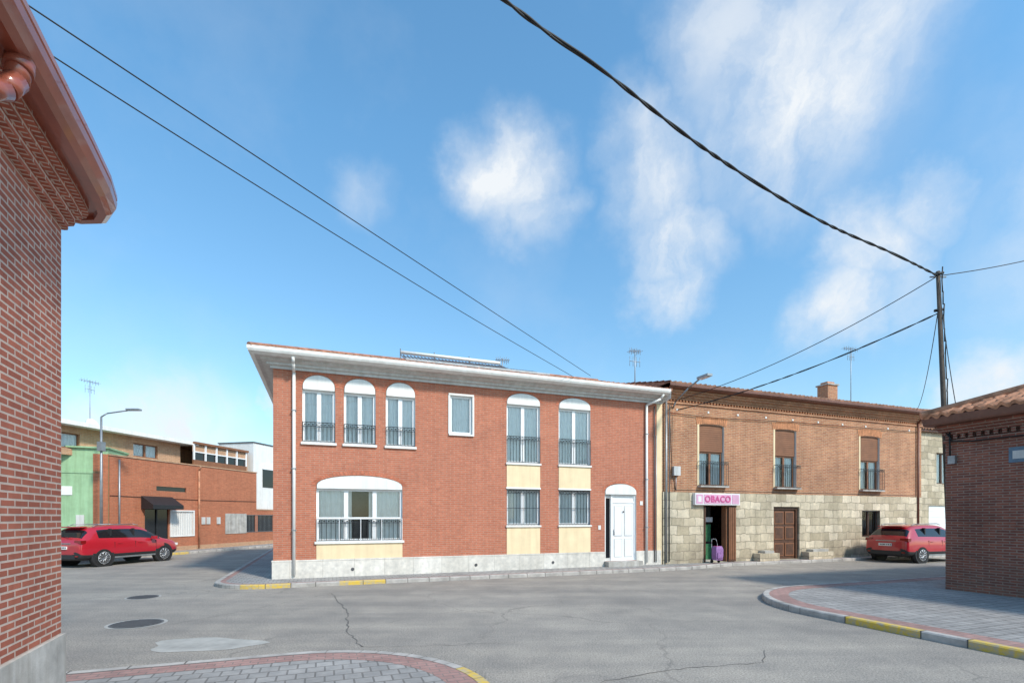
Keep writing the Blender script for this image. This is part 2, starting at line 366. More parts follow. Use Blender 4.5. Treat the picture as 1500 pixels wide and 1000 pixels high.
w.build('walls',H1)
p=M(); p.box(-.03,11.0,-.035,.0-.002,.0,.64,'plinth_stone'); p.box(12.34,XE-.01,-.035,-.002,0,.64,'plinth_stone'); p.box(-.032,-.001,-.03,10,.0,.64,'plinth_stone')
p.box(-.04,11.0,-.045,-.036,.60,.645,'plinth_stone')
for x in (2.2,6.1,8.9): p.cyl((x,-.05,.32),(x,-.03,.32),.05,'dark_grey',12)
p.box(10.95,12.4,-.35,.16,.1,.29,'concrete'); p.build('plinth',H1)
t=M()
for a,b in (SA,SB):
    t.box(a,b,-.014,-.002,2.92,3.69,'cream'); t.box(a,b,-.014,-.002,.645,1.56,'cream')
    t.box(a-.03,b+.03,-.06,.1,3.69,3.75,'white_paint'); t.box(a-.03,b+.03,-.06,.1,1.56,1.62,'white_paint'); t.box(a-.02,b+.02,-.03,.1,2.86,2.92,'white_paint')
t.box(1.17,3.70,-.014,-.002,.645,1.10,'cream'); t.box(1.12,3.75,-.06,.1,1.10,1.17,'white_paint')
for a,b in up: t.box(a-.04,b+.04,-.06,.1,4.05,4.12,'white_paint')
t.box(5.18,6.03,-.04,-.002,5.87,5.93,'white_paint'); t.box(5.18,6.03,-.06,.1,4.56,4.62,'white_paint')
t.box(5.17,5.23,-.03,.1,4.62,5.87,'white_paint'); t.box(5.98,6.04,-.03,.1,4.62,5.87,'white_paint')
for a,b,zs,r in [(a,b,5.78,.35) for a,b in up]+[(SA[0],SA[1],5.84,.3),(SB[0],SB[1],5.84,.3),(1.17,3.70,2.86,.32),(11.0,12.34,2.84,.3)]:
    A=arch(a+.015,b-.015,zs,r-.02); t.extr([(a+.015,zs-.10)]+A+[(b-.015,zs-.10)],-.03,.1,'white_paint')
t.build('trim',H1)
for k,(a,b) in enumerate(up): window(Wn,a,b,4.12,5.68,.09,2,cur=True if k!=1 else .42,fw=.07); rail(Wn,a+.01,b-.01,4.14,4.72,-.03)
for a,b in (SA,SB):
    window(Wn,a,b,3.75,5.74,.09,2,cur=True,fw=.07); rail(Wn,a+.01,b-.01,3.77,4.66,-.03)
    window(Wn,a,b,1.62,2.86,.09,2,cur=True,fw=.07); rail(Wn,a+.01,b-.01,1.64,2.84,.03,.12,deco=True); Wn.box(a,b,.02,.04,2.2,2.215,'black_iron')
window(Wn,5.23,5.98,4.62,5.87,.06,1,fw=.07)
window(Wn,1.17,3.70,1.17,2.76,.09,3,cur=.40,fw=.07); rail(Wn,1.19,3.68,1.19,1.85,-.02,.125,'black_iron'); rail(Wn,1.19,3.68,1.17,1.86,-.05,.62,'white_iron',.014,False)
Wn.box(1.24,3.63,.085,.12,1.85,1.90,'white_frame')
Wn.build('windows',H1)
d=M(); d.box(11.0,11.06,.06,.14,.3,2.74,'white_frame'); d.box(11.29,11.36,.06,.14,.3,2.74,'white_frame'); d.box(12.28,12.34,.06,.14,.3,2.74,'white_frame')
d.box(11.06,11.29,.09,.10,.3,2.74,'grey_trim'); d.box(11.09,11.26,.085,.089,.4,2.6,'dark_glass'); d.box(11.36,12.28,.08,.14,.3,2.42,'door_white'); d.box(11.36,12.28,.06,.14,2.42,2.48,'white_frame'); d.box(11.36,12.28,.10,.12,2.48,2.74,'curtain')
for x in (11.43,11.87):
    for z0,z1 in ((.42,1.1),(1.2,2.32)):
        d.box(x,x+.34,.068,.079,z0,z1,'grey_trim'); d.box(x+.02,x+.32,.060,.067,z0+.02,z1-.02,'door_white')
d.cyl((11.42,.05,1.25),(11.42,.05,1.45),.015,'grey_metal',8); d.cyl((11.82,.05,2.1),(11.82,.059,2.1),.03,'black_iron',10)
d.box(10.72,10.82,-.02,-.002,1.45,1.6,'plate'); d.box(12.5,12.62,-.02,-.002,2.35,2.5,'plate'); d.build('front_door',H1)
c=M()
def rect(x0,x1,y0,y1):
    return lambda o:[(x1,y1+o),(x0-o,y1+o),(x0-o,y0-o),(x1,y0-o)]
fn=rect(0,XE,0,10)
c.sweep(fn,[(0,6.2),(.07,6.2),(.07,6.27),(.16,6.29),(.16,6.34),(.30,6.39),(.30,6.42),(.44,6.44)],'grey_trim')
c.sweep(fn,[(.44,6.44),(.46,6.44),(.50,6.46),(.58,6.50),(.61,6.56),(.61,6.64),(.59,6.64)],'white_paint')
c.poly([(XE,-.61,6.3),(XE,0,6.2),(XE,0,6.63),(XE,-.61,6.63)],'white_paint')
c.build('cornice',H1)
g=M()
g.tube([(.56,-.5,6.46),(.56,-.4,6.3),(.56,-.08,6.12),(.56,-.08,.2)],.045,'white_paint',12)
g.tube([(13.2,-.5,6.46),(13.15,-.4,6.3),(12.75,-.08,6.1),(12.75,-.08,.2)],.045,'white_paint',12)
for z in (1.5,3.3,5.): g.box(.50,.62,-.13,0,z,z+.03,'grey_metal'); g.box(12.69,12.81,-.13,0,z,z+.03,'grey_metal')
g.cyl((13.12,-.05,.2),(13.12,-.05,6.1),.02,'dark_grey',8); g.cyl((13.2,-.05,.2),(13.2,-.05,5.),.02,'grey_metal',8)
g.build('downpipes',H1)
r=M(); hiproof(r,-.56,XE+.1,-.56,10.5,6.62,.31,'tile_main',hipR=False); r.build('roof',H1)
s=M()
s.cyl((3.9,1.9,7.70),(7.6,1.9,7.70),.06,'white_paint',12)
for k in range(40):
    x=4.0+k*.125; s.cyl((x,.7,7.10),(x,1.85,7.58 if x<7.7 else 7.50),.026,'panel_grey',6)
s.box(3.9,9.1,.66,.72,7.07,7.13,'grey_metal')
for x in (3.9,5.1,6.4,7.6): s.cyl((x,1.9,7.2),(x,1.9,7.82),.02,'grey_metal',6); s.cyl((x,.7,7.1),(x,1.9,7.62),.02,'grey_metal',6)
s.build('solar_collector',H1)
def antenna(mb,x,y,z0,z1,L=.9,seed=0):
    mb.cyl((x,y,z0),(x,y,z1),.02,'grey_metal',6)
    mb.cyl((x-L*.5,y,z1-.1),(x+L*.5,y,z1-.05),.012,'grey_metal',5)
    for k in range(7):
        xx=x-L*.5+L*k/6; h=.16+.04*((k+seed)%3); mb.cyl((xx,y-h,z1-.08),(xx,y+h,z1-.08),.008,'grey_metal',4); mb.cyl((xx,y,z1-.08-h*.6),(xx,y,z1-.08+h*.6),.008,'grey_metal',4)
    mb.cyl((x-.25,y,z1-.5),(x+.25,y,z1-.5),.012,'grey_metal',5)
    for k in range(4): mb.cyl((x-.25+k*.16,y,z1-.7),(x-.25+k*.16,y,z1-.3),.008,'grey_metal',4)
a=M(); antenna(a,7.8,2.2,7.3,8.0,.5); antenna(a,13.3,1.5,7.0,8.75,.5,1); a.build('tv_antennas',H1)
# ------------------------------------------------------------ second house
H2=empty('brick_and_stone_house',P0,TH)
X0,X1=13.5,28.6
uh=[(15.25,16.5,3.15,5.52,.06),(19.2,20.42,3.15,5.56,.06),(24.35,25.65,3.15,5.56,.06)]
w=M(); wall(w,X0,X1,2.87,6.7,uh,'brick_old',0,.2,'white_paint')
gh=[(15.5,16.62,.12,2.36,0),(19.08,20.55,.12,2.34,0),(24.4,25.6,1.0,2.2,0)]
wall(w,X0,X1,0,2.87,gh,'stone_base',-.05,.22)
w.poly([(X0,-.05,2.87),(X1,-.05,2.87),(X1,0,2.87),(X0,0,2.87)],'stone_base')
w.poly([(X0,0,6.7),(X0,10,6.7),(X0,10,0),(X0,0,0)],'brick_old'); w.poly([(X1,0,6.7),(X1,10,6.7),(X1,10,0),(X1,0,0)],'brick_old'); w.poly([(X0,10,6.7),(X1,10,6.7),(X1,10,0),(X0,10,0)],'brick_old')
for a_,b_,z0,z1,rs in uh:
    n=16
    w.box(a_-.09,a_-.001,-.014,-.002,z0,z1+.05,'cream')
    for k in range(n):
        xa=a_-.12+(b_-a_+.24)*k/n; xb=xa+(b_-a_+.24)/n*.86; sl=(k+.5)/n-.5; zz=z1+.06*(1-4*sl*sl)+.02
        w.poly([(xa,-.016,zz),(xb,-.016,zz),(xb+sl*.12,-.016,zz+.3),(xa+sl*.12,-.016,zz+.3)],'voussoir_old')
for k in range(10):
    x=14.2+k*1.5; w.box(x-.04,x+.04,-.02,-.002,6.02,6.09,'plate')
w.build('walls',H2)
c=M()
c.sweep(lambda o:[(X0,-o),(X1+o,-o),(X1+o,10)],[(0,6.28),(.05,6.28),(.05,6.35),(.0,6.36),(.0,6.44),(.06,6.45),(.06,6.52),(.12,6.52),(.12,6.60),(.2,6.60),(.2,6.68),(.26,6.68),(.26,6.76)],'brick_old')
for k in range(100):
    x=X0+.05+k*.15; c.box(x,x+.07,-.055,-.002,6.37,6.44,'voussoir_old')
c.sweep(lambda o:[(X0,-o),(X1+o,-o),(X1+o,10)],[(.26,6.76),(.44,6.78),(.46,6.80),(.50,6.84),(.50,6.93),(.47,6.93)],'gutter_brown')
c.build('cornice',H2)
Wn=M()
for a_,b_,z0,z1,rs in uh:
    Wn.box(a_+.03,b_-.03,.08,.12,z0+1.35,z1+.08,'brown_shutter')
    for k in range(12): Wn.box(a_+.03,b_-.03,.07,.079,z0+1.37+k*.085,z0+1.435+k*.085,'brown_shutter')
    window(Wn,a_+.03,b_-.03,z0,z0+1.35,.12,2,fm='brown_shutter',cur=.4); rail(Wn,a_-.05,b_+.05,z0-.0,z0+.95,-.18,.11)
    for e in (a_-.05,b_+.05): Wn.box(e-.008,e+.008,-.18,0,z0+.93,z0+.95,'black_iron'); Wn.box(e-.008,e+.008,-.18,0,z0,z0+.02,'black_iron')
    Wn.box(a_-.08,b_+.08,-.2,.1,z0-.07,z0-.01,'concrete')
window(Wn,24.4,25.6,1.0,2.2,.1,2,fm='brown_wood',cur=False); rail(Wn,24.42,25.58,1.02,2.18,-.03,.12,deco=False)
Wn.build('windows',H2)
d=M()
d.box(19.08,20.55,.1,.16,.12,2.34,'brown_wood'); d.box(19.08,19.2,.04,.1,.12,2.34,'brown_wood'); d.box(20.43,20.55,.04,.1,.12,2.34,'brown_wood'); d.box(19.2,20.43,.04,.1,2.22,2.34,'brown_wood')
for x in (19.25,19.85):
    for z0 in (.25,.95,1.6): d.box(x,x+.52,.07,.099,z0,z0+.55,'brown_shutter'); d.box(x+.05,x+.47,.06,.069,z0+.05,z0+.5,'brown_wood')
d.box(15.5,16.62,.9,.92,.12,2.36,'interior'); d.box(15.5,16.62,.2,.9,.12,.16,'concrete')
d.box(15.44,15.5,-.09,.1,.12,2.36,'brown_wood'); d.box(16.62,17.0,-.12,-.052,.12,2.34,'brown_wood'); d.box(16.55,16.61,-.05,.2,.12,2.36,'brown_shutter')
for k in range(4): d.box(16.64+k*.09,16.70+k*.09,-.135,-.121,.2,2.28,'brown_shutter')
d.box(15.7,16.4,.6,.85,.16,.8,'shop_green'); d.box(15.7,16.0,.65,.69,1.0,1.5,'sign_text'); d.box(16.1,16.4,.65,.69,.9,1.6,'shop_green'); d.box(15.6,16.5,.65,.85,1.7,1.9,'sign_white')
d.build('doors',H2)
g=M(); g.tube([(28.25,-.4,6.8),(28.25,-.08,6.4),(28.25,-.08,.1)],.045,'gutter_brown',10)
g.tube([(13.62,-.35,6.8),(13.62,-.1,6.5),(13.62,-.1,.15)],.04,'grey_metal',10); g.cyl((13.78,-.08,.2),(13.78,-.08,6.2),.02,'dark_grey',6)
g.box(13.95,14.25,-.15,-.005,3.5,3.85,'grey_trim'); g.cyl((14.1,-.06,3.5),(14.1,-.06,2.9),.02,'grey_metal'); g.tube([(13.8,-.07,5.8),(13.9,-.09,3.6),(14.05,-.09,2.95),(28,-.08,2.93)],.012,'cable',5)
g.tube([(13.7,-.06,5.9),(16,-.06,5.85),(20,-.06,5.95),(25,-.06,5.98),(28.4,-.06,6.0)],.012,'cable',5)
g.build('pipes_and_wiring',H2)
r=M(); hiproof(r,X0+.02,X1+.55,-.48,10.4,6.95,.22,'tile_dark',hipL=False); r.build('roof',H2)
ch=M(); ch.box(25.8,26.5,2.7,3.3,7.3,8.75,'brick_old'); ch.box(25.74,26.56,2.64,3.36,8.75,8.82,'concrete'); ch.box(25.9,26.4,2.8,3.2,8.82,8.95,'tile'); ch.build('chimney',H2)
a=M(); antenna(a,27.9,3.,7.4,11.0,1.0); a.build('tv_antenna',H2)
st=M(); 
for x0,x1,h in ((17.95,19.0,.42),(20.65,22.1,.42)):
    st.box(x0,x1,-.42,-.055,.1,h,'stone_base'); st.box(x0+.3,x1-.25,-.38,-.06,h,h+.1,'concrete')
st.build('stone_benches',H2)
S=empty('shop_sign',(P0[0]+0,P0[1],0),TH)
s=M(); s.box(14.9,17.12,-.2,-.06,2.38,2.84,'sign_white'); s.box(15.32,16.66,-.212,-.201,2.43,2.79,'sign_pink'); s.box(14.95,15.26,-.212,-.201,2.43,2.79,'sign_pink'); s.box(15.03,15.18,-.218,-.2125,2.5,2.72,'sign_white'); s.box(16.72,17.06,-.212,-.201,2.43,2.79,'sign_pink'); s.build('panel',S)
cu=bpy.data.curves.new('lettering','FONT'); cu.body='OBACO'; cu.size=.34; cu.extrude=.006; cu.offset=.008; cu.align_x='CENTER'; cu.space_character=1.1
o=bpy.data.objects.new('lettering',cu); scene.collection.objects.link(o); o.parent=S; o.location=(15.99,-.222,2.5); o.rotation_euler=(math.pi/2,0,0); cu.materials.append(MATS['sign_text'])
# trolley
T=empty('shopping_trolley',(*AB(15.78-1.414,16.134-.42),.11),TH)
s=M()
L=[(.15,.11,.12),(.17,.13,.3),(.17,.13,.55),(.13,.10,.66)]
for (a0,b0,z0),(a1,b1,z1) in zip(L[:-1],L[1:]):
    q0=[(-a0,-b0,z0),(a0,-b0,z0),(a0,b0,z0),(-a0,b0,z0)];q1=[(-a1,-b1,z1),(a1,-b1,z1),(a1,b1,z1),(-a1,b1,z1)]
    for k in range(4): s.poly([q0[k],q0[(k+1)%4],q1[(k+1)%4],q1[k]],'lilac')
s.poly(q1,'sign_text'); s.poly([(-.15,-.11,.12),(-.15,.11,.12),(.15,.11,.12),(.15,-.11,.12)],'lilac'); s.box(-.12,.12,-.16,-.131,.2,.42,'lilac')
s.tube([(-.14,.14,.05),(-.14,.16,.75),(-.1,.2,.93),(.1,.2,.93),(.14,.16,.75),(.14,.14,.05)],.011,'grey_metal',6)
for e in (-.17,.17): s.cyl((e-.015,.12,.07),(e+.015,.12,.07),.07,'tyre',14)
s.build('bag_and_frame',T)
# facade lamp
Lp=empty('street_lamp',(P0[0],P0[1],0),TH); s=M()
s.tube([(14.0,-.02,6.1),(14.0,-.15,6.3),(14.0,-.9,6.66),(14.02,-1.5,6.86)],.03,'grey_metal',8); s.box(13.9,14.12,-2.0,-1.45,6.83,6.91,'grey_metal'); s.box(13.93,14.09,-1.95,-1.5,6.81,6.83,'sign_white'); s.build('arm_and_head',Lp)
# stone house beyond
H3=empty('stone_house',P0,TH); w=M(); wall(w,28.95,42,0,6.3,[(30.2,32.6,.05,2.5,0),(34,35.2,3.6,5.2,0),(30.8,31.8,3.6,5.2,0)],'stone_base',.6,.2)
w.poly([(28.95,.6,0),(28.95,9,0),(28.95,9,6.3),(28.95,.6,6.3)],'brick_tan'); w.box(30.2,32.6,.7,.75,.05,2.5,'door_white'); 
for k in range(8): w.box(30.2,32.6,.68,.699,.1+k*.3,.36+k*.3,'door_white')
for x in (30.8,34): window(w,x,x+1.1,3.6,5.2,.7,2,fm='brown_wood')
hiproof(w,28.7,42.3,.3,9.3,6.35,.3,'tile_dark',False,False); w.box(28.8,42,.4,.6,6.2,6.36,'gutter_brown'); w.build('structure',H3)
# ------------------------------------------------------------ right foreground house
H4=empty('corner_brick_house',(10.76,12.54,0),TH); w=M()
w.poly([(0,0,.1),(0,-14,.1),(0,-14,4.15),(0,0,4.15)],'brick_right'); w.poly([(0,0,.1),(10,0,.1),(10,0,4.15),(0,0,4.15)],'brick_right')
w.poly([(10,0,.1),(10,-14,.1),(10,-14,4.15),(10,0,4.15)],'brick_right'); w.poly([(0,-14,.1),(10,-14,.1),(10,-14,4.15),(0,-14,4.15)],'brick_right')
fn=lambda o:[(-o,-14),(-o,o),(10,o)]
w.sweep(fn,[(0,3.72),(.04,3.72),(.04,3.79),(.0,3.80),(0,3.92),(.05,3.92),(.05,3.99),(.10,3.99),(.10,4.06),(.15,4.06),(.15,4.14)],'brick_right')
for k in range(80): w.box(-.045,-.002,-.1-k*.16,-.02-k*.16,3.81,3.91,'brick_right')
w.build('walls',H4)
w=M(); w.sweep(fn,[(.15,4.14),(.30,4.16),(.32,4.20),(.34,4.36),(.30,4.38)],'gutter_brown'); w.build('gutter',H4)
w=M(); D=5.3; h=D*.36; V=math.hypot(D,h)
tiles(w,(-.36,.34,4.40),(-.36,-14,4.40),(D,0,h),V,D,0,'tile'); tiles(w,(10.3,.34,4.40),(-.36,.34,4.40),(0,-D,h),V,D,D,'tile'); tiles(w,(10.3,-14,4.4),(10.3,.34,4.4),(-D,0,h),V,0,D,'tile')
w.cyl((-.36,.34,4.44),(D-.36,.34-D,4.44+h),.1,'tile',10); w.cyl((10.3,.34,4.44),(D-.36,.34-D,4.44+h),.1,'tile',10); w.cyl((D-.36,.34-D,4.46+h),(D-.36,-14,4.46+h),.1,'tile',10); w.build('roof',H4)
S=empty('street_name_sign',(10.76,12.54,0),TH); s=M(); s.box(-.03,-.004,-1.75,-1.25,3.12,3.46,'sign_blue'); s.box(-.034,-.031,-1.68,-1.32,3.2,3.38,'grey_trim'); s.build('plate',S)
s=M(); s.box(-.10,-.02,-.25,-.1,3.2,3.4,'grey_metal'); s.tube([(-.06,-.12,4.0),(-.08,-.14,3.4)],.02,'cable',6); s.tube([(-.05,.0,4.05),(-.1,-.2,3.75),(-.06,-.6,3.7),(-.06,-6,3.68)],.015,'cable',6); s.build('wiring',H4)
# ------------------------------------------------------------ left foreground house
PH=math.atan2(.4175,.9087)
H5=empty('foreground_brick_house',(-4.64,5.2,0),PH); w=M()
zt=5.0
w.poly([(0,-9,.05),(0,0,.05),(0,0,zt),(0,-9,zt)],'brick_fore'); w.poly([(0,0,.05),(-9,0,.05),(-9,0,zt),(0,0,zt)],'brick_fore')
w.poly([(-9,-9,.05),(-9,0,.05),(-9,0,zt),(-9,-9,zt)],'brick_fore'); w.poly([(0,-9,.05),(-9,-9,.05),(-9,-9,zt),(0,-9,zt)],'brick_fore'); w.build('walls',H5)
fn=lambda o:[(o,-9),(o,-.9),(o*.98,-.3),(o*.9,.15*o),(o*.66,o*.66),(.15*o,o*.92),(-9,o)]
w=M(); w.sweep(lambda o:[(o,-9),(o,o),(-9,o)],[(0,.70),(.03,.70),(.03,0)],'concrete'); w.build('plinth',H5)
w=M(); w.sweep(fn,[(0,4.88),(.06,4.88),(.06,4.95),(.12,4.95),(.12,5.02),(.18,5.02),(.18,5.09),(.24,5.09),(.24,5.16)],'brick_fore'); w.build('brick_corbel',H5)
w=M(); w.sweep(fn,[(.24,5.16),(.31,5.16),(.32,5.12),(.40,5.12),(.45,5.15),(.49,5.22),(.50,5.28),(.48,5.29),(.50,5.31),(.50,5.36),(.46,5.36)],'copper'); w.sweep(fn,[(.50,5.34),(.2,5.45),(-3,6.4)],'tile')
w.build('gutter',H5)
w=M(); w.tube([(.37,-1.95,5.15),(.37,-2.0,4.95),(.34,-2.08,4.82),(.26,-2.2,4.72),(.12,-2.4,4.6),(.10,-2.45,4.4),(.10,-2.45,.3)],.07,'copper',18); w.cyl((.37,-1.95,5.13),(.37,-1.98,5.03),.085,'copper',18); w.build('downpipe',H5)
# ------------------------------------------------------------ left background
R2=math.atan2(D2[1],D2[0])
H6=empty('brick_bar_building',(-18.6,23.35,0),R2); w=M()
wall(w,0,9.6,0,4.75,[(1.76,3.1,.14,2.45,0),(3.25,4.66,.92,2.2,0),(8.7,9.5,.95,2.05,0),(2.4,4.2,3.25,3.48,0)],'brick_far',0,.18)
wall(w,9.6,13.5,0,2.35,[(9.7,11.2,.95,2.05,0)],'brick_far',0,.18)
w.poly([(9.6,0,2.35),(9.6,12,2.35),(9.6,12,4.75),(9.6,0,4.75)],'brick_far'); w.poly([(0,0,0),(0,12,0),(0,12,4.75),(0,0,4.75)],'brick_far'); w.poly([(0,0,4.7),(9.6,0,4.7),(9.6,12,4.7),(0,12,4.7)],'concrete')
w.box(9.6,13.5,-.03,.1,2.35,2.42,'brick_tan')
w.box(-.03,9.63,-.04,.12,4.75,4.81,'brick_tan'); w.box(0,13.5,-.02,-.001,0,.35,'brick_tan')
w.build('walls',H6)
w=M(); w.box(6.95,8.68,-.03,-.002,.9,2.12,'concrete'); w.box(8.7,9.5,.05,.07,.95,2.05,'dark_glass'); w.box(9.7,11.2,.05,.07,.95,2.05,'dark_glass'); rail(w,8.7,11.2,.95,2.05,-.02,.12,'grey_metal',deco=False)
w.box(3.25,4.66,.04,.06,.92,2.2,'white_paint'); rail(w,3.27,4.64,.92,2.2,-.01,.11,'white_iron',.014,False)
w.box(3.18,3.25,-.04,.02,.86,2.27,'white_paint'); w.box(4.66,4.73,-.04,.02,.86,2.27,'white_paint'); w.box(3.25,4.66,-.04,.02,2.2,2.27,'white_paint'); w.box(3.25,4.66,-.04,.02,.86,.92,'white_paint')
w.box(1.76,3.1,.05,.08,.14,2.45,'dark_glass'); w.box(2.4,2.46,.0,.05,.14,2.45,'black_iron'); w.box(2.4,4.2,.05,.07,3.25,3.48,'dark_glass')
w.poly([(1.55,-.02,2.95),(3.3,-.02,2.95),(3.3,-.75,2.5),(1.55,-.75,2.5)],'black_iron'); w.poly([(1.55,-.75,2.5),(3.3,-.75,2.5),(3.3,-.75,2.3),(1.55,-.75,2.3)],'black_iron')
w.poly([(1.55,-.02,2.95),(1.55,-.75,2.5),(1.55,-.75,2.3),(1.55,-.02,2.3)],'black_iron'); w.poly([(3.3,-.02,2.95),(3.3,-.75,2.5),(3.3,-.75,2.3),(3.3,-.02,2.3)],'black_iron')
for x in (5.2,5.55,6.3): w.box(x,x+.25,-.05,-.002,1.5,1.9,'grey_trim')
w.tube([(4.98,-.2,4.7),(4.98,-.08,4.5),(4.98,-.08,.2)],.05,'tile',8); w.tube([(.4,-.08,4.6),(.4,-.08,.2)],.04,'grey_metal',8)
w.tube([(0,-.03,2.9),(5,-.03,2.85),(9.5,-.03,2.9)],.012,'cable',5); w.build('openings',H6)
w=M(); wall(w,-6,5.0,4.7,6.0,[(2.2,3.6,5.0,5.7,0),(-2,-.4,5.0,5.7,0)],'brick_tan',1.2,.15); w.poly([(5,1.2,4.7),(5,9,4.7),(5,9,6),(5,1.2,6)],'brick_tan')
for x,l in ((2.2,1.4),(-2,1.6)): window(w,x,x+l,5.0,5.7,1.28,2,fm='brown_shutter')
w.box(-6.3,5.6,.6,9.3,6.0,6.14,'white_paint'); w.box(-6.3,5.6,.55,.6,5.98,6.17,'white_paint')
w.box(5.2,9.3,.5,.6,4.82,5.15,'brown_shutter'); w.box(5.2,9.4,.4,3,6.05,6.17,'brown_shutter')
for k in range(6): w.box(5.2+k*.81,5.28+k*.81,.48,.56,5.15,6.05,'white_frame')
w.box(5.2,9.3,.58,.60,5.15,5.62,'dark_glass'); w.box(5.2,9.3,.56,.60,5.62,6.05,'brick_tan'); w.box(5.2,9.3,.5,.57,5.58,5.64,'white_frame')
w.box(9.3,9.4,.5,6,4.7,6.05,'brick_tan'); w.box(5.2,9.3,3,3.1,4.7,6.1,'brick_tan'); w.build('upper_storey',H6)
a=M(); antenna(a,3.0,5,6.1,9.3,.9); a.cyl((3,4.9,6.9),(3.0,4.8,6.95),.3,'white_paint',18); a.build('tv_antenna',H6)
H7=empty('green_house',(-18.6,23.35,0),math.atan2(1.85,5.4)); w=M()
wall(w,-8,-.05,0,5.05,[(-3.5,-2.2,1.6,2.9,0)],'green_render',0,.15); w.poly([(-.05,0,0),(-.05,8,0),(-.05,8,5.05),(-.05,0,5.05)],'green_render'); w.poly([(-8,0,0),(-8,8,0),(-8,8,5.05),(-8,0,5.05)],'green_render')
w.box(-8.1,0,-.12,8,5.05,5.12,'green_render'); w.box(-8,-.3,-.03,-.002,3.9,4.02,'green_render'); w.box(-.62,-.05,-.03,-.003,0,4.8,'brick_far'); w.box(-1.9,-1.4,-.03,-.002,2.9,3.3,'plate')
window(w,-3.5,-2.2,1.6,2.9,.05,2); rail(w,-3.5,-2.2,1.6,2.9,-.02,.11,deco=False); w.box(-8,-.7,-.04,-.002,0,.6,'concrete'); w.box(-1.25,-.95,-.06,-.002,1.4,2.0,'grey_trim'); w.build('structure',H7)
H8=empty('white_house',(-18.6,23.35,0),R2); w=M(); w.box(9.75,20,.35,3.0,0,6.75,'white_paint'); w.box(9.7,20.05,.3,3.05,6.75,6.82,'dark_grey')
for x in (10.6,13.5):
    w.box(x,x+1.3,.32,.348,3.9,5.1,'dark_glass'); w.box(x-.06,x+1.36,.30,.346,5.1,5.5,'white_frame')
w.build('structure',H8)
H9=empty('brick_house',(-15.5,38.5,0),R2); w=M(); w.box(6,16,.5,9,0,4.6,'brick_far'); hiproof(w,5.7,16.3,.2,9.3,4.65,.3,'tile_dark',False,False); w.box(8,9.2,.47,.498,1,2.3,'dark_glass'); w.build('structure',H9)
Lp=empty('street_lamp',(-18.05,22.2,0)); s=M(); s.cyl((0,0,.05),(0,0,6.3),.065,'grey_metal',10,.04); s.tube([(0,0,6.3),(.25,0,6.45),(1.3,.0,6.6)],.03,'grey_metal',8); s.box(1.15,1.7,-.12,.12,6.58,6.65,'grey_metal'); s.box(-.1,.1,-.12,.12,4.8,5.2,'grey_metal'); s.build('pole_and_head',Lp)
# ------------------------------------------------------------ pole & cables
Pb=Vector((11.62,13.35,0)); Pt=Vector((11.72,13.9,8.65))
PE=empty('utility_pole',Pb); s=M(); tp=Pt-Pb; s.cyl((0,0,0),tuple(tp),.075,'wood_pole',12,.048)
s.cyl(tuple(tp-Vector((.22,0,.15))),tuple(tp+Vector((.22,0,-.15))),.022,'grey_metal'); 
for k in range(14):
    a_=Vector((tp.x*(.45+k*.04),tp.y*(.45+k*.04),tp.z*(.45+k*.04))); s.cyl(tuple(a_+Vector((.05,-.06,0))),tuple(a_+Vector((.06+.02*math.sin(k*2),-.05,.36))),.016,'cable',6)
for z in (-.1,-1.1): s.cyl(tuple(tp+Vector((-.13,-.05,z))),tuple(tp+Vector((.1,-.05,z+.04))),.04,'cable',8)
s.build('post',PE)
def cable(name,pts,r=.012,twist=False,sag=0.):
    P=[Vector(p) for p in pts]
    if len(P)==2:
        a,b=P; P=[a.lerp(b,k/24)-Vector((0,0,sag*4*(k/24)*(1-k/24))) for k in range(25)]
    else:
        Q=[]
        for i in range(len(P)-1):
            p0=P[max(i-1,0)];p1=P[i];p2=P[i+1];p3=P[min(i+2,len(P)-1)]
            for k in range(12):
                t=k/12; Q.append(.5*((2*p1)+(p2-p0)*t+(2*p0-5*p1+4*p2-p3)*t*t+(3*p1-p0-3*p2+p3)*t**3))
        P=Q+[P[-1]]
    cu=bpy.data.curves.new(name,'CURVE'); cu.dimensions='3D'; cu.bevel_depth=r; cu.bevel_resolution=2
    for ph in ((0,math.pi) if twist else (0,)):
        if twist:
            Q=[]; L=0
            for i in range(len(P)-1):
                n=max(1,int((P[i+1]-P[i]).length/.06)); d=(P[i+1]-P[i]).normalized(); a=Vector((0,0,1))-d*d.z; a.normalize(); b=d.cross(a)
                for k in range(n):
                    L+=(P[i+1]-P[i]).length/n; w_=L*5+ph+1.4*math.sin(L*1.3)+.7*math.sin(L*3.1); Q.append(P[i].lerp(P[i+1],k/n)+(a*math.cos(w_)+b*math.sin(w_))*.013)
        else: Q=P
        sp=cu.splines.new('POLY'); sp.points.add(len(Q)-1)
        for i,q in enumerate(Q): sp.points[i].co=(*q,1)
    cu.materials.append(MATS['cable']); o=bpy.data.objects.new(name,cu); scene.collection.objects.link(o)
top=Pt-Vector((0,0,.12))
cable('overhead_cable',[(-4.9,3.4,9.2),(-.13,6.45,8.52),(1.29,7.34,8.40),(3.47,8.72,8.15),(6.44,10.59,8.12),(9.3,12.3,8.30),tuple(top)],.017,True)
cable('overhead_cable',[(-5.4,3.6,7.0),(-4.73,5.,6.92),(2.8,18.,6.93)],.008)
cable('overhead_cable',[(-5.3,4.6,7.0),(-4.98,5.5,6.90),(-1.5,11.5,6.78),(2.13,17.5,6.75)],.008)
e1=Vector((6.2,19.4,6.35))
cable('overhead_cable',[tuple(top),tuple(e1)],.012,False,.35)
cable('overhead_cable',[tuple(Pt-Vector((0,0,1.15))),(6.3,19.4,6.0)],.012,True,.25)
cable('overhead_cable',[tuple(Pt-Vector((0,0,1.1))),(18.9,23.6,6.9)],.01,False,.5)
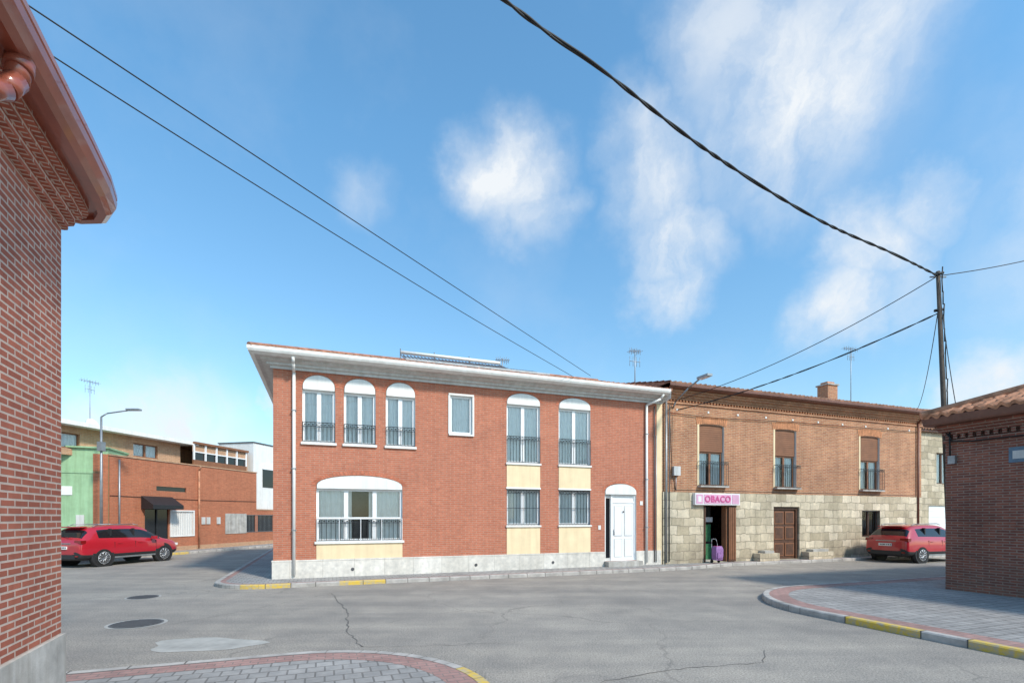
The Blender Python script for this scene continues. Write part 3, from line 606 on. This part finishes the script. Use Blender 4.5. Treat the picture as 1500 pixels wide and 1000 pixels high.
cable('overhead_cable',[tuple(top),(22,16.5,12.0)],.012,False,.3)
cable('overhead_cable',[tuple(top),(11.0,12.4,4.1)],.01,False,.3)
# ------------------------------------------------------------ cars
def car(name,x,y,rot):
    E=empty(name,(x,y,0),rot)
    S=[(-2.15,.42,.80,.86,.74),(-2.12,.30,.92,.96,.84),(-2.04,.26,1.02,1.08,.885),(-1.74,.25,1.05,1.45,.90),(-1.5,.25,1.04,1.535,.90),(-.9,.25,1.02,1.575,.90),(-.1,.25,1.0,1.585,.90),
       (.35,.25,.99,1.545,.90),(.62,.25,.98,1.46,.90),(1.22,.25,.97,1.03,.895),(1.42,.25,.95,.985,.89),(1.85,.26,.86,.90,.86),(2.07,.30,.72,.77,.78),(2.16,.40,.58,.62,.66)]
    mb=M(); rings=[]
    for i,(px,zb,zt_,zr,w_) in enumerate(S):
        cab=3<=i<=8; wr=.665 if cab else w_*.86
        if i==3: wr=.64
        hf=[(0,zb),(w_*.8,zb),(w_*.97,zb+.09),(w_,zb+.2),(w_,(zb+zt_)/2+.08),(w_*.985,zt_-.07),(w_*.945,zt_),(wr+.02,zt_+(zr-zt_)*.86),(wr*.86,zr),(wr*.45,zr+.015),(0,zr+.02)]
        full=hf+[(-a_,b_) for a_,b_ in reversed(hf[1:-1])]
        base=len(mb.v); 
        for a_,b_ in full: mb.v.append((px,a_,b_))
        rings.append(base)
    n=20
    for i in range(len(S)-1):
        for j in range(n):
            jj=j if j<10 else 19-j
            mat='red_paint'
            if jj<=2: mat='plastic_black'
            elif jj==6 and 4<=i<=8: mat='dark_glass'
            elif jj>=7 and i in (2,8): mat='dark_glass'
            a0=rings[i]+j;a1=rings[i]+(j+1)%n;b0=rings[i+1]+j;b1=rings[i+1]+(j+1)%n
            mb.f.append((a0,b0,b1,a1)); mb.m.append(mb.mi(mat)); mb.sm.append(True)
    mb.f.append(tuple(rings[0]+k for k in range(n))); mb.m.append(mb.mi('red_paint')); mb.sm.append(True)
    mb.f.append(tuple(rings[-1]+k for k in reversed(range(n)))); mb.m.append(mb.mi('plastic_black')); mb.sm.append(True)
    o=mb.build('body',E); md=o.modifiers.new('s','SUBSURF'); md.levels=2; md.render_levels=2
    d=M()
    for wx in (-1.3,1.3):
        for sg in (-1,1):
            d.cyl((wx,sg*.70,.36),(wx,sg*.905,.37),.42,'plastic_black',32)
            d.cyl((wx,sg*.72,.335),(wx,sg*.925,.335),.335,'tyre',32); d.cyl((wx,sg*.925,.335),(wx,sg*.929,.335),.235,'dark_grey',24)
            for k in range(10):
                t=2*math.pi*k/10; c_,s_=math.cos(t),math.sin(t); d.cyl((wx+.04*c_,sg*.932,.335+.04*s_),(wx+.22*c_,sg*.932,.335+.22*s_),.017,'rim',6)
            for k in range(24):
                t=2*math.pi*k/24;t2=2*math.pi*(k+1)/24; d.cyl((wx+.225*math.cos(t),sg*.93,.335+.225*math.sin(t)),(wx+.225*math.cos(t2),sg*.93,.335+.225*math.sin(t2)),.014,'rim',5)
            d.cyl((wx,sg*.925,.335),(wx,sg*.945,.335),.05,'rim',12)
    for sg in (-1,1):
        d.box(-2.12,-1.93,min(sg*.56,sg*.87),max(sg*.56,sg*.87),.90,1.03,'tail_red'); d.box(-2.155,-2.1,min(sg*.5,sg*.75),max(sg*.5,sg*.75),.42,.47,'tail_red')
        d.box(1.93,2.08,min(sg*.5,sg*.80),max(sg*.5,sg*.80),.66,.76,'plate')
        d.tube([(-1.5,sg*.60,1.55),(-1.3,sg*.61,1.61),(.1,sg*.62,1.62),(.35,sg*.61,1.57)],.016,'grey_metal',8)
        d.box(.66,.84,min(sg*.93,sg*1.06),max(sg*.93,sg*1.06),.98,1.11,'red_paint'); d.box(.7,.78,min(sg*.85,sg*.95),max(sg*.85,sg*.95),.98,1.02,'plastic_black')
        for xx in (.93,.0,-.86): d.box(xx-.006,xx+.006,min(sg*.84,sg*.898),max(sg*.84,sg*.898),.42,.93,'plastic_black')
        for xx in (.12,-.74): d.box(xx,xx+.17,min(sg*.87,sg*.915),max(sg*.87,sg*.915),.86,.885,'red_paint')
        for xx in (.0,-.95): d.box(xx-.03,xx+.03,min(sg*.70,sg*.80),max(sg*.70,sg*.80),1.0,1.45,'plastic_black')
        d.box(-.88,.88,min(sg*.86,sg*.912),max(sg*.86,sg*.912),.30,.36,'grey_metal')
    d.box(-2.185,-2.12,-.26,.26,.70,.81,'plate'); d.box(-2.165,-2.05,-.62,.62,.34,.50,'plastic_black'); d.box(-2.16,-2.1,-.4,.4,.90,.93,'grey_metal')
    d.box(-1.88,-1.62,-.5,.5,1.50,1.54,'red_paint'); d.cyl((-2.08,-.25,1.14),(-2.0,.2,1.2),.012,'plastic_black',6)
    for k,xx in enumerate((-.22,-.15,-.08,.0,.06,.12,.19)): d.box(-2.188,-2.185,xx-.02,xx+.02,.73,.785,'plastic_black')
    d.build('wheels_and_fittings',E)
car('parked_car',-16.31,20.92,math.atan2(.975,.22))
car('parked_car',*AB(24.35-.0,14.54),TH)
# ------------------------------------------------------------ sky
wd=bpy.data.worlds.new('World'); scene.world=wd; wd.use_nodes=True; nt=wd.node_tree; bg=nt.nodes['Background']
EL=42; sx,sy=.734,-.688
sky=N(nt,'ShaderNodeTexSky',sky_type='NISHITA'); sky.sun_disc=False; sky.sun_elevation=math.radians(EL); sky.sun_rotation=math.atan2(sx,sy); sky.air_density=1.; sky.dust_density=.6; sky.ozone_density=1.5
tc=N(nt,'ShaderNodeTexCoord').outputs['Generated']
nz=N(nt,'ShaderNodeTexNoise'); nz.inputs['Scale'].default_value=3.5; nz.inputs['Detail'].default_value=7; nz.inputs['Roughness'].default_value=.6; nt.links.new(tc,nz.inputs['Vector'])
sb=N(nt,'ShaderNodeVectorMath',operation='SUBTRACT'); nt.links.new(nz.outputs['Color'],sb.inputs[0]); sb.inputs[1].default_value=(.5,.5,.5)
sc=N(nt,'ShaderNodeVectorMath',operation='SCALE'); sc.inputs[3].default_value=.26; nt.links.new(sb.outputs[0],sc.inputs[0])
wv=N(nt,'ShaderNodeVectorMath',operation='ADD'); nt.links.new(tc,wv.inputs[0]); nt.links.new(sc.outputs[0],wv.inputs[1])
blobs=[(735,260,80,.95),(690,225,50,.45),(785,310,50,.55),(950,260,80,.8),(920,195,70,.6),(985,335,75,.95),(970,420,55,.9),(1180,140,160,1.),(1080,50,120,.6),(1260,40,140,.8),(1160,240,90,.6),(1040,110,90,.4),
 (1290,360,80,1.),(1370,300,65,.8),(1225,450,70,.95),(1330,430,55,.5),(530,290,50,.3),(392,598,26,1.),(1430,565,70,1.),(250,635,100,.9),(130,622,70,.8),(2000,200,500,.7),(-600,300,300,.5)]
cur=None
for px,py,r_,st_ in blobs:
    k=(px-750)/740; v=(757-py)/740; q=1+k*k+v*v; c_=Vector((k,1,v)).normalized(); rr=r_/740/q**.75
    ds=N(nt,'ShaderNodeVectorMath',operation='DISTANCE'); nt.links.new(wv.outputs[0],ds.inputs[0]); ds.inputs[1].default_value=c_
    mr=N(nt,'ShaderNodeMapRange',interpolation_type='SMOOTHSTEP'); mr.inputs[1].default_value=0; mr.inputs[2].default_value=rr*1.55; mr.inputs[3].default_value=st_; mr.inputs[4].default_value=0; nt.links.new(ds.outputs['Value'],mr.inputs[0])
    cur=mr.outputs[0] if cur is None else math2(nt,'MAXIMUM',cur,mr.outputs[0])
mp=N(nt,'ShaderNodeMapping'); mp.inputs['Rotation'].default_value=(0,math.radians(20),0); mp.inputs['Scale'].default_value=(9,5,3.2); nt.links.new(wv.outputs[0],mp.inputs[0])
n2=noise(nt,mp.outputs[0],1.,6,.62)
cf=N(nt,'ShaderNodeMath',operation='ADD'); cf.use_clamp=True
nt.links.new(math2(nt,'MULTIPLY',cur,ramp(nt,n2,.30,.58,.35,1.2)),cf.inputs[0]); nt.links.new(ramp(nt,nz.outputs['Fac'],.5,.75,0.,.10),cf.inputs[1])
spz=N(nt,'ShaderNodeSeparateXYZ'); nt.links.new(tc,spz.inputs[0])
tn=mixc(nt,ramp(nt,spz.outputs[2],.02,.6),(1.12,1.25,1.20),(1.15,1.78,1.85))
tint=mixc(nt,1.,sky.outputs[0],tn,'MULTIPLY')
fin=mixc(nt,cf.outputs[0],tint,(5.9,6.2,6.5))
nt.links.new(fin,bg.inputs[0]); bg.inputs[1].default_value=.15
sd=bpy.data.lights.new('sun','SUN'); sd.energy=3.7; sd.angle=math.radians(6); sd.color=(1,.92,.81)
so=bpy.data.objects.new('sun',sd); scene.collection.objects.link(so)
ce=math.cos(math.radians(EL)); so.rotation_euler=Vector((-sx*ce,-sy*ce,-math.sin(math.radians(EL)))).to_track_quat('-Z','Y').to_euler()
# ------------------------------------------------------------ camera
cd=bpy.data.cameras.new('camera'); cd.sensor_width=36; cd.lens=740/1500*36; cd.shift_y=257/1500; cd.clip_end=2000; cd.clip_start=.05
co=bpy.data.objects.new('camera',cd); scene.collection.objects.link(co); co.location=(0,0,1.9); co.rotation_euler=(math.pi/2,0,0); scene.camera=co
scene.view_settings.view_transform='Standard'; scene.view_settings.look='None'; scene.view_settings.exposure=0
